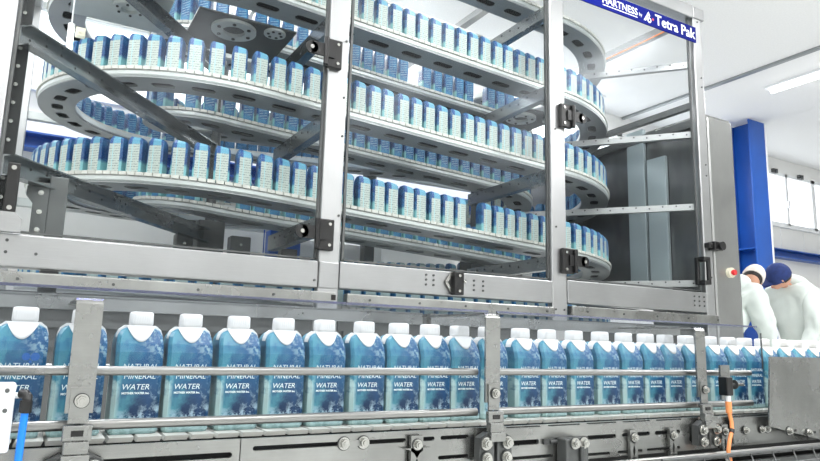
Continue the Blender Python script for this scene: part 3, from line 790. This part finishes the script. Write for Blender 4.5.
# slotted clips standing on the plate
def clip(x, z0, z1, w=.024, y=1.094):
    o = slotted(x-w/2, x+w/2, z0, z1, y, y+.008, [(x-.004, x+.004, z0+.012, z1-.022)]).build('slotted_clip', M['steel'], fc)
    q = MB(); hexbolt(q, (x, y, z1-.016), .0075); q.build('bolt', M['bolt'], o)
    if x > .9:
        MB().bar((x, y, z0), (x+.03, y-.05, z0-.05), w, .006).build('clip_foot', M['steel'], o)
clip(.65, -.27, -.1685, .026); clip(1.222, -.262, -.181); clip(1.355, -.262, -.182); clip(1.548, -.262, -.181)
# block clamp at 570 px
cl = MB().box(.995, 1.058, 1.07, 1.10, -.27, -.188).build('clamp_block', M['dull'], fc, .003)
q = MB(); q.cyl((1.035, 1.066, -.27), (1.035, 1.066, -.205), .005); hexbolt(q, (1.018, 1.07, -.197), .009); hexbolt(q, (1.043, 1.07, -.197), .009); q.cyl((.975, 1.098, -.196), (1.075, 1.098, -.196), .004)
q.box(.96, .99, 1.098, 1.103, -.201, -.19); q.box(1.06, 1.085, 1.098, 1.103, -.201, -.19)
q.build('clamp_bolt', M['bolt'], cl)

# guide rails
def rail(label, pts, r=.0072):
    return tag(MB().tube(pts, r, 14).build('guide_rail', M['rod']), label, 'rail', 'guide rails of the front conveyor')
rail('upper round steel guide rail left of the middle strap', [(X0, 1.118, -.0525), (.80, 1.118, -.0535)])
rail('upper round steel guide rail right of the middle strap', [(.85, 1.118, -.0535), (1.40, 1.118, -.0545), (1.70, 1.118, -.055)])
rail('lower round steel guide rail left of the middle strap', [(X0, 1.118, -.1315), (.80, 1.118, -.1322)], .0078)
rail('lower round steel guide rail right of the middle strap', [(.85, 1.118, -.1322), (1.70, 1.118, -.133)], .0078)
bw = [(X0, 1.262, -.055), (2.6, 1.262, -.055)]
tag(MB().tube(bw, .007, 10).build('guide_rail', M['rod']), 'round steel guide rail behind the row of capped cartons', 'rail', 'guide rails of the front conveyor')

# straps holding the rails
def strap(xc, w, label, ztop=.058):
    t = thing('rail_strap', label, 'bracket', (xc, 1.09, -.2), 'steel straps holding the guide rails')
    b = MB().box(xc-w/2, xc+w/2, 1.092, 1.097, -.112, ztop-.006)
    arc = []
    for k in range(7):
        a = k/6*PI/2; arc.append((1.097-.010+.010*(1-math.cos(a)) if False else 1.097+.008-.013*math.cos(a), ztop-.010+.013*math.sin(a)))
    for k in range(6):
        (ya, za), (yb, zb_) = arc[k], arc[k+1]
        b.add([(xc-w/2, ya, za), (xc+w/2, ya, za), (xc+w/2, yb, zb_), (xc-w/2, yb, zb_)], [(0, 1, 2, 3)], None, True)
    b.box(xc-w/2, xc+w/2, 1.105, 1.345, ztop+.000, ztop+.003)
    b.build('strap', M['steel'], t)
    MB().box(xc-w*.36, xc+w*.36, 1.088, 1.092, -.126, -.075).build('slotted_plate', M['steel'], t)
    q = MB(); hexbolt(q, (xc+.002, 1.087, -.094), .0075); q.build('strap_bolt', M['bolt'], t)
    q = MB()
    for z in (-.0525, -.132): q.cyl((xc, 1.0972, z), (xc, 1.103, z), .006)
    q.cyl((xc, 1.099, -.0525), (xc, 1.099, -.062), .006); q.build('rail_pin', M['dull'], t)
    f = MB(); f.box(xc-w*.52, xc+w*.52, 1.080, 1.090, -.150, -.128); f.box(xc-w*.45, xc+w*.45, 1.076, 1.092, -.168, -.150); f.box(xc-w*.5, xc+w*.5, 1.072, 1.098, -.185, -.168)
    f.build('clamp_foot', M['steel'], t, .0015)
    MB().box(xc-.008, xc+.008, 1.0785, 1.0799, -.143, -.135).build('foot_slot', M['black'], t)
    a = MB()
    for s in (-1, 1):
        a.prism([(xc+s*w*.5, -.168), (xc+s*(w*.5+.02), -.178), (xc+s*(w*.5+.022), -.225), (xc+s*(.004), -.225), (xc+s*.004, -.186), (xc+s*w*.5, -.186)][::s], 1.082, 1.100)
    a.build('base_plate', M['dull'], t)
    for s in (-1, 1):
        q = MB(); hexbolt(q, (xc+s*.026, 1.080, -.188), .0095); hexbolt(q, (xc+s*.024, 1.080, -.216), .0088); q.build('clamp_bolt', M['bolt'], t)
    return t
strap(.078, .037, 'leftmost wide steel strap bent over the guard beside the control box', .052)
strap(.822, .036, 'middle steel strap holding both guide rails where the two clear guards meet', .062)
strap(1.468, .036, 'right steel strap holding the guide rails beside the orange cable', .056)

# clear guards over the cartons
def guard(x0, x1, label, rounded=False):
    t = thing('clear_guard', label, 'guard', ((x0+x1)/2, 1.12, -.05), 'clear acrylic guards')
    zt = .070; y0, y1 = 1.100, 1.36
    f = MB()
    if rounded:
        pts = [(x0, -.044), (x1, -.044)] + [(x1-.02+.02*math.cos(a*PI/10), zt-.02+.02*math.sin(a*PI/10)) for a in range(6)] + [(x0, zt)]
        f.prism(pts, y0, y0+.003)
    else: f.box(x0, x1, y0, y0+.003, -.044, zt)
    f.build('front_sheet', M['acrylic'], t)
    MB().box(x0, x1-(.02 if rounded else 0), y0+.004, y1, zt-.003, zt).build('top_sheet', M['acrylic'], t)
    e = MB().box(x0, x1-(.02 if rounded else 0), y0-.0008, y0+.004, zt-.0035, zt+.0006)
    e.build('sheet_edge', M['acrylic_edge'], t)
    e = MB().box(x1-.003, x1, y0, y0+.003, -.044, zt-.018); e.box(x0, x0+.002, y0, y0+.003, -.044, zt); e.build('end_edge', M['dull'], t)
    r = MB().box(x0, x1, y1, y1+.02, .045, .072).build('rear_rail', M['steel'], t)
    return t
guard(-.5, .815, 'clear acrylic guard over the cartons left of the middle strap')
guard(.838, 1.735, 'clear acrylic guard with rounded corner over the cartons right of the middle strap', True)

# end plate, at right
ep = thing('end_plate', 'smooth stainless side plate covering the right end of the conveyor', 'plate', (2.0, 1.07, -.2))
MB().prism([(1.712, -.010), (1.69, -.187), (2.15, -.275), (2.6, -.275), (2.6, -.010)][::-1], 1.066, 1.070).build('plate', M['steel'], ep)
for x, z in ((1.772, -.202), (1.862, -.210)):
    q = MB(); hexbolt(q, (x, 1.066, z), .0085); q.build('bolt', M['bolt'], ep); 
    MB().box(x+.012, x+.035, 1.0645, 1.0655, z-.003, z+.003).build('slot', M['black'], ep)
MB().box(2.3, 2.34, 1.071, 1.103, -.2, -.17).build('standoff', M['dull'], ep)
# mounting plate with three bolts left of it
mp = MB().box(1.575, 1.74, 1.09, 1.098, -.228, -.165).build('bolt_plate', M['steel'], fc)
for x, z in ((1.622, -.197), (1.690, -.197), (1.712, -.197)): q = MB(); hexbolt(q, (x, 1.088, z), .0075); q.build('bolt', M['bolt'], mp)
# wire tray along the bottom right
tr = MB()
for z, y in ((-.232, 1.0), (-.262, .99), (-.245, 1.04)): tr.cyl((1.2, y, z), (2.6, y, z+.0), .0035, 8)
for i in range(16): x = 1.25+i*.085; tr.tube([(x, 1.04, -.245), (x, 1.0, -.232), (x, .99, -.262)], .002, 6)
tr.box(1.38, 2.6, .985, .992, -.30, -.262)
tr.box(1.6, 1.63, 1.0, 1.1, -.30, -.285)
tag(tr.build('cable_tray', M['dull']), 'grey wire cable tray running below the right end plate', 'cable tray')
# sensor with orange cable
sn = thing('proximity_sensor', 'small black sensor clipped to the rails with an orange cable', 'sensor', (1.535, 1.08, -.1))
MB().box(1.522, 1.546, 1.062, 1.088, -.108, -.062).build('sensor_body', M['black'], sn, .003)
MB().box(1.535, 1.572, 1.088, 1.094, -.12, -.034).build('mount_plate', M['steel'], sn)
q = MB(); q.cyl((1.55, 1.084, -.082), (1.605, 1.075, -.082), .004); hexbolt(q, (1.575, 1.08, -.082), .008, (1, 0, 0))
q.build('clamp_screw', M['bolt'], sn)
MB().cyl((1.534, 1.07, -.108), (1.534, 1.07, -.122), .006).build('cable_gland', M['trimw'], sn)
MB().cyl((1.534, 1.07, -.122), (1.534, 1.07, -.150), .0075).tube([(1.534, 1.07, -.148), (1.536, 1.066, -.17), (1.528, 1.06, -.19), (1.510, 1.055, -.21), (1.495, 1.05, -.235), (1.495, 1.045, -.26), (1.51, 1.04, -.285), (1.54, 1.035, -.31), (1.56, 1.03, -.36)], .0048, 12).build('cable', M['cable'], sn)
MB().cyl((1.5275, 1.0595, -.188), (1.5225, 1.058, -.195), .0062).build('cable_tie', M['black'], sn)
# control box and hose at far left
cbx = thing('control_box', 'pale grey control box with screws at the left edge in front of the cartons', 'box', (-.06, 1.05, -.15))
MB().box(-.13, -.004, 1.03, 1.075, -.154, -.066).build('box_body', M['trimw'], cbx, .004)
for x, z in ((-.0135, -.0745), (-.0135, -.1), (-.12, -.075)): MB().cyl((x, 1.03, z), (x, 1.027, z), .0028, 12).build('screw', M['dull'], cbx)
MB().cyl((-.004, 1.045, -.082), (.004, 1.045, -.082), .004).build('gland', M['trimw'], cbx)
MB().box(-.09, -.04, 1.075, 1.104, -.13, -.10).build('box_bracket', M['dull'], cbx)
hs = thing('air_hose', 'bright blue air hose with black elbow hanging from the control box', 'hose', (.01, 1.04, -.2))
MB().tube([(.003, 1.045, -.080), (.008, 1.040, -.080), (.0105, 1.036, -.083), (.0105, 1.034, -.09), (.0100, 1.034, -.104)], .0062, 14).cyl((.01, 1.034, -.088), (.0095, 1.034, -.103), .0075).build('elbow', M['black'], hs)
MB().tube([(.0095, 1.034, -.102), (.009, 1.034, -.13), (.0085, 1.034, -.16), (.0088, 1.034, -.2), (.012, 1.036, -.24), (.018, 1.04, -.30)], .0047, 14).build('hose', M['hose'], hs)

# ------------------------------------------------------------------ things behind the enclosure
tag(MB().box(1.66, 1.93, 5.25, 5.38, .70, .90).cyl((1.63, 5.315, .70), (1.63, 5.315, .90), .005).box(1.66, 1.93, 5.25, 5.38, FZ, .698).build('blue_bin', M['bluepaint'], None, .01), 'blue plastic bin seen low behind the spirals', 'bin')
wc = thing('parts_cabinet', 'white cabinet low behind the spirals beside the blue bin', 'cabinet', (2.2, 5.7, FZ))
MB().box(2.0, 2.9, 5.62, 5.92, FZ, .98).build('body', M['trimw'], wc, .01); MB().box(2.02, 2.88, 5.60, 5.618, FZ+.1, .9).build('door', M['wall'], wc, .004)
bg = thing('blue_bag', 'crumpled blue bag with white triangle mark low behind the middle door', 'bag', (3.35, 4.6, .45))

# ------------------------------------------------------------------ people
def skinned(name, joints, edges, mat, parent, root=0, sub=2):
    me = bpy.data.meshes.new(name); me.from_pydata([j[0] for j in joints], edges, []); me.materials.append(mat)
    o = bpy.data.objects.new(name, me); col.objects.link(o); m = o.modifiers.new('skin', 'SKIN'); m.use_smooth_shade = True
    for i, j in enumerate(joints):
        r = j[1] if isinstance(j[1], tuple) else (j[1], j[1]); me.skin_vertices[0].data[i].radius = r
        me.skin_vertices[0].data[i].use_root = (i == root)
    s = o.modifiers.new('sub', 'SUBSURF'); s.levels = sub; s.render_levels = sub
    dg = bpy.context.evaluated_depsgraph_get(); dg.update(); nm = bpy.data.meshes.new_from_object(o.evaluated_get(dg))
    nm.name = name; o.modifiers.clear(); o.data = nm
    for p in nm.polygons: p.use_smooth = True
    if parent: put(o, parent)
    return o
def ellip(mb, c, rx, ry, rz, d=None, m=None, z0=-1.0, n=20, rot=None):
    rings = []
    for i in range(13):
        t = z0+(1-z0)*i/12; t = max(-.999, min(.999, t)); r = math.sqrt(1-t*t); rg = []
        for k in range(n):
            v = Vector((rx*r*math.cos(2*PI*k/n), ry*r*math.sin(2*PI*k/n), rz*t))
            if rot: v = rot @ v
            rg.append(Vector(c)+v)
        rings.append(rg)
    mb.loft(rings, m, True)
def person(label, hip, chest, neck, head, fx, capmat, navy):
    t = thing('person', label, 'person', (hip[0], hip[1], FZ))
    hx, hy, hz = hip; Y = hy
    sy = .17
    J = []; E = []
    def a(p, r, par=None):
        J.append((p, r)); 
        if par is not None: E.append((par, len(J)-1))
        return len(J)-1
    pel = a(hip, .12); ch = a(chest, .095, pel); nk = a(neck, .06, ch)
    hd = a(tuple(neck[i]+(head[i]-neck[i])*.5 for i in range(3)), .055, nk)
    hands = []
    for s in (-1, 1):
        kn = a((hx+fx*.06, hy+s*.10, FZ+.50), .07, pel); an = a((hx, hy+s*.11, FZ+.10), .045, kn); a((hx+fx*.16, hy+s*.12, FZ+.05), .04, an)
        sh = a((neck[0]-fx*.03, neck[1]+s*sy*.9, neck[2]-.08), .038, ch); el = a((neck[0]+fx*.02, neck[1]+s*.22, neck[2]-.38), .036, sh)
        wr = a((neck[0]+fx*.14, neck[1]+s*.12, neck[2]-.60), .030, el); pa = a((neck[0]+fx*.20, neck[1]+s*.09, neck[2]-.64), (.038, .018), wr); hands.append((pa, s))
        px_, py_, pz_ = J[pa][0]
        for k, L in enumerate((.065, .078, .072, .055)):
            off = (k-1.5)*.019; f1 = a((px_+fx*.045, py_+off, pz_-.005), .009, pa); f2 = a((px_+fx*(.045+L*.55), py_+off*1.1, pz_-.02), .008, f1); a((px_+fx*(.045+L*.8), py_+off*1.1, pz_-.045), .007, f2)
        t1 = a((px_+fx*.0, py_-s*.04, pz_), .011, wr); a((px_+fx*.04, py_-s*.055, pz_-.015), .009, t1)
    bd = skinned('body', J, E, M['skin'], t)
    # head with face
    hb = MB(); hv = Vector(head); fwd = Vector((fx*.45, .78, -.62)).normalized(); up = Vector((fx*.66, 0, .75)); up = (up-fwd*up.dot(fwd)).normalized(); sd = up.cross(fwd)
    R = Matrix((sd, fwd, up)).transposed()
    ellip(hb, hv, .076, .095, .112, rot=R); ellip(hb, hv+fwd*.06-up*.04, .05, .045, .06, rot=R)
    ellip(hb, hv+fwd*.10-up*.012, .012, .02, .02, rot=R)
    for s in (-1, 1): ellip(hb, hv+sd*s*.077, .012, .02, .03, rot=R)
    hd_ = hb.build('head', M['skin'], t)
    eb = MB()
    for s in (-1, 1): ellip(eb, hv+fwd*.088+sd*s*.03+up*.012, .011, .008, .008, rot=R)
    eb.build('eye', M['hair'], hd_); mbx = MB(); ellip(mbx, hv+fwd*.102-up*.055, .022, .008, .006, rot=R); mbx.build('mouth', M['red'], hd_)
    hr = MB(); ellip(hr, hv-fwd*.012+up*.004, .081, .094, .10, rot=R, z0=-.55); hr.build('hair', M['hair'], t)
    cp = MB(); ellip(cp, hv+up*.012-fwd*.005, .09, .108, .118, rot=R, z0=-.3)
    cp.build('cap', M[capmat], t)
    bi = MB(); rings = []
    for i in range(5):
        d = .085+.075*i/4; w = .078*math.sqrt(max(.05, 1-(i/4.6)**2)); rings.append([hv+fwd*d+sd*w*c+up*(.018-.008*c*c+zz) for c in (-1, -.5, 0, .5, 1) for zz in (.004,)] + [hv+fwd*d+sd*w*c+up*(.014-.008*c*c) for c in (1, .5, 0, -.5, -1)])
    bi.loft(rings, None, True); bi.build('cap_brim', M[capmat], t)
    # coverall: torso, sleeves, trousers in one loose surface
    C = []; E2 = []
    def b(p, r, par=None):
        C.append((p, r))
        if par is not None: E2.append((par, len(C)-1))
        return len(C)-1
    q0 = b(hip, (.175, .20)); q1 = b(tuple((hip[i]+chest[i])/2 for i in range(3)), (.185, .20), q0); q2 = b(chest, (.18, .20), q1)
    q3 = b(tuple(chest[i]+(neck[i]-chest[i])*.7 for i in range(3)), (.14, .15), q2); b(tuple(neck[i]+(neck[i]-chest[i])*.1 for i in range(3)), (.08, .09), q3)
    for s in (-1, 1):
        k_ = b((hx+fx*.06, hy+s*.11, FZ+.50), .115, q0); b((hx, hy+s*.11, FZ+.10), .085, k_)
        sh = b((neck[0]-fx*.03, neck[1]+s*sy, neck[2]-.07), .105, q3); el = b((neck[0]+fx*.02, neck[1]+s*.23, neck[2]-.38), .08, sh); b((neck[0]+fx*.13, neck[1]+s*.13, neck[2]-.585), .05, el)
    cv = skinned('coverall', C, E2, M['coat'], t, 0, 3)
    from mathutils import noise
    for v in cv.data.vertices:
        p_ = v.co; v.co = p_+v.normal*(.022*noise.noise(Vector((p_.x*9, p_.y*9, p_.z*4)))+.012*noise.noise(p_*17))
    hood = MB(); Rh = Matrix.Rotation(-fx*.5, 3, 'Y'); nv = Vector(neck)
    ellip(hood, nv+Vector((-fx*.07, 0, .02)), .15, .15, .085, rot=Rh); hood.build('hood', M['coat'], t)
    for s in (-1, 1):
        sh = MB(); ellip(sh, (hx+fx*.07, hy+s*.11, FZ+.045), .14, .055, .06, z0=-.75); sh.build('shoe', M['shoe'], t)
person('person in a white coverall and beige cap leaning forward beside the cabinet', (4.78, 3.45, -.12), (4.90, 3.45, .28), (5.10, 3.42, .52), (5.32, 3.42, .625), 1, 'capw', False)
person('person in a white coverall with bunched hood and navy cap bending over', (6.25, 3.5, -.12), (6.13, 3.5, .26), (5.98, 3.5, .59), (5.80, 3.48, .68), -1, 'capn', True)

# blue bag as a crumpled mesh
random.seed(3); bgm = MB(); rings = []
for i in range(7):
    t = i/6; rr_ = (.17, .2, .21, .2, .17, .1, .05)[i]
    rings.append([Vector((3.35+rr_*1.1*math.cos(2*PI*k/18)*(1+random.uniform(-.12, .12)), 4.6+rr_*.5*math.sin(2*PI*k/18)*(1+random.uniform(-.12, .12)), .30+.28*t)) for k in range(18)])
bgm.loft(rings, None, False); bgo = bgm.build('bag_body', M['bluepaint'], bg)
MB().prism([(3.30, .42), (3.40, .42), (3.35, .51)], 4.478, 4.482).build('triangle_mark', M['bannerwhite'], bg)
sh_ = MB().box(3.05, 3.65, 4.45, 4.75, .285, .298)
for x in (3.08, 3.6): sh_.box(x, x+.03, 4.58, 4.61, FZ, .285)
tag(sh_.build('small_shelf', M['dull']), 'small grey shelf under the blue bag', 'shelf')

# ------------------------------------------------------------------ world, camera, view
w = bpy.data.worlds.new('daylight'); scene.world = w; w.use_nodes = True
bgd = w.node_tree.nodes['Background']; bgd.inputs[0].default_value = (.93, .96, 1, 1); bgd.inputs[1].default_value = 3.0
cd = bpy.data.cameras.new('camera'); cam = bpy.data.objects.new('camera', cd); col.objects.link(cam); scene.camera = cam
cd.sensor_fit = 'HORIZONTAL'; cd.sensor_width = 36; cd.lens = FL/820*36; cd.clip_start = .05
cam.matrix_world = Matrix(((AR.x, -AD.x, -AF.x, 0), (AR.y, -AD.y, -AF.y, 0), (AR.z, -AD.z, -AF.z, 0), (0, 0, 0, 1)))
vs = scene.view_settings; vs.view_transform = 'Standard'; vs.look = 'None'; vs.exposure = -.18; vs.gamma = 1; vs.use_curve_mapping = False
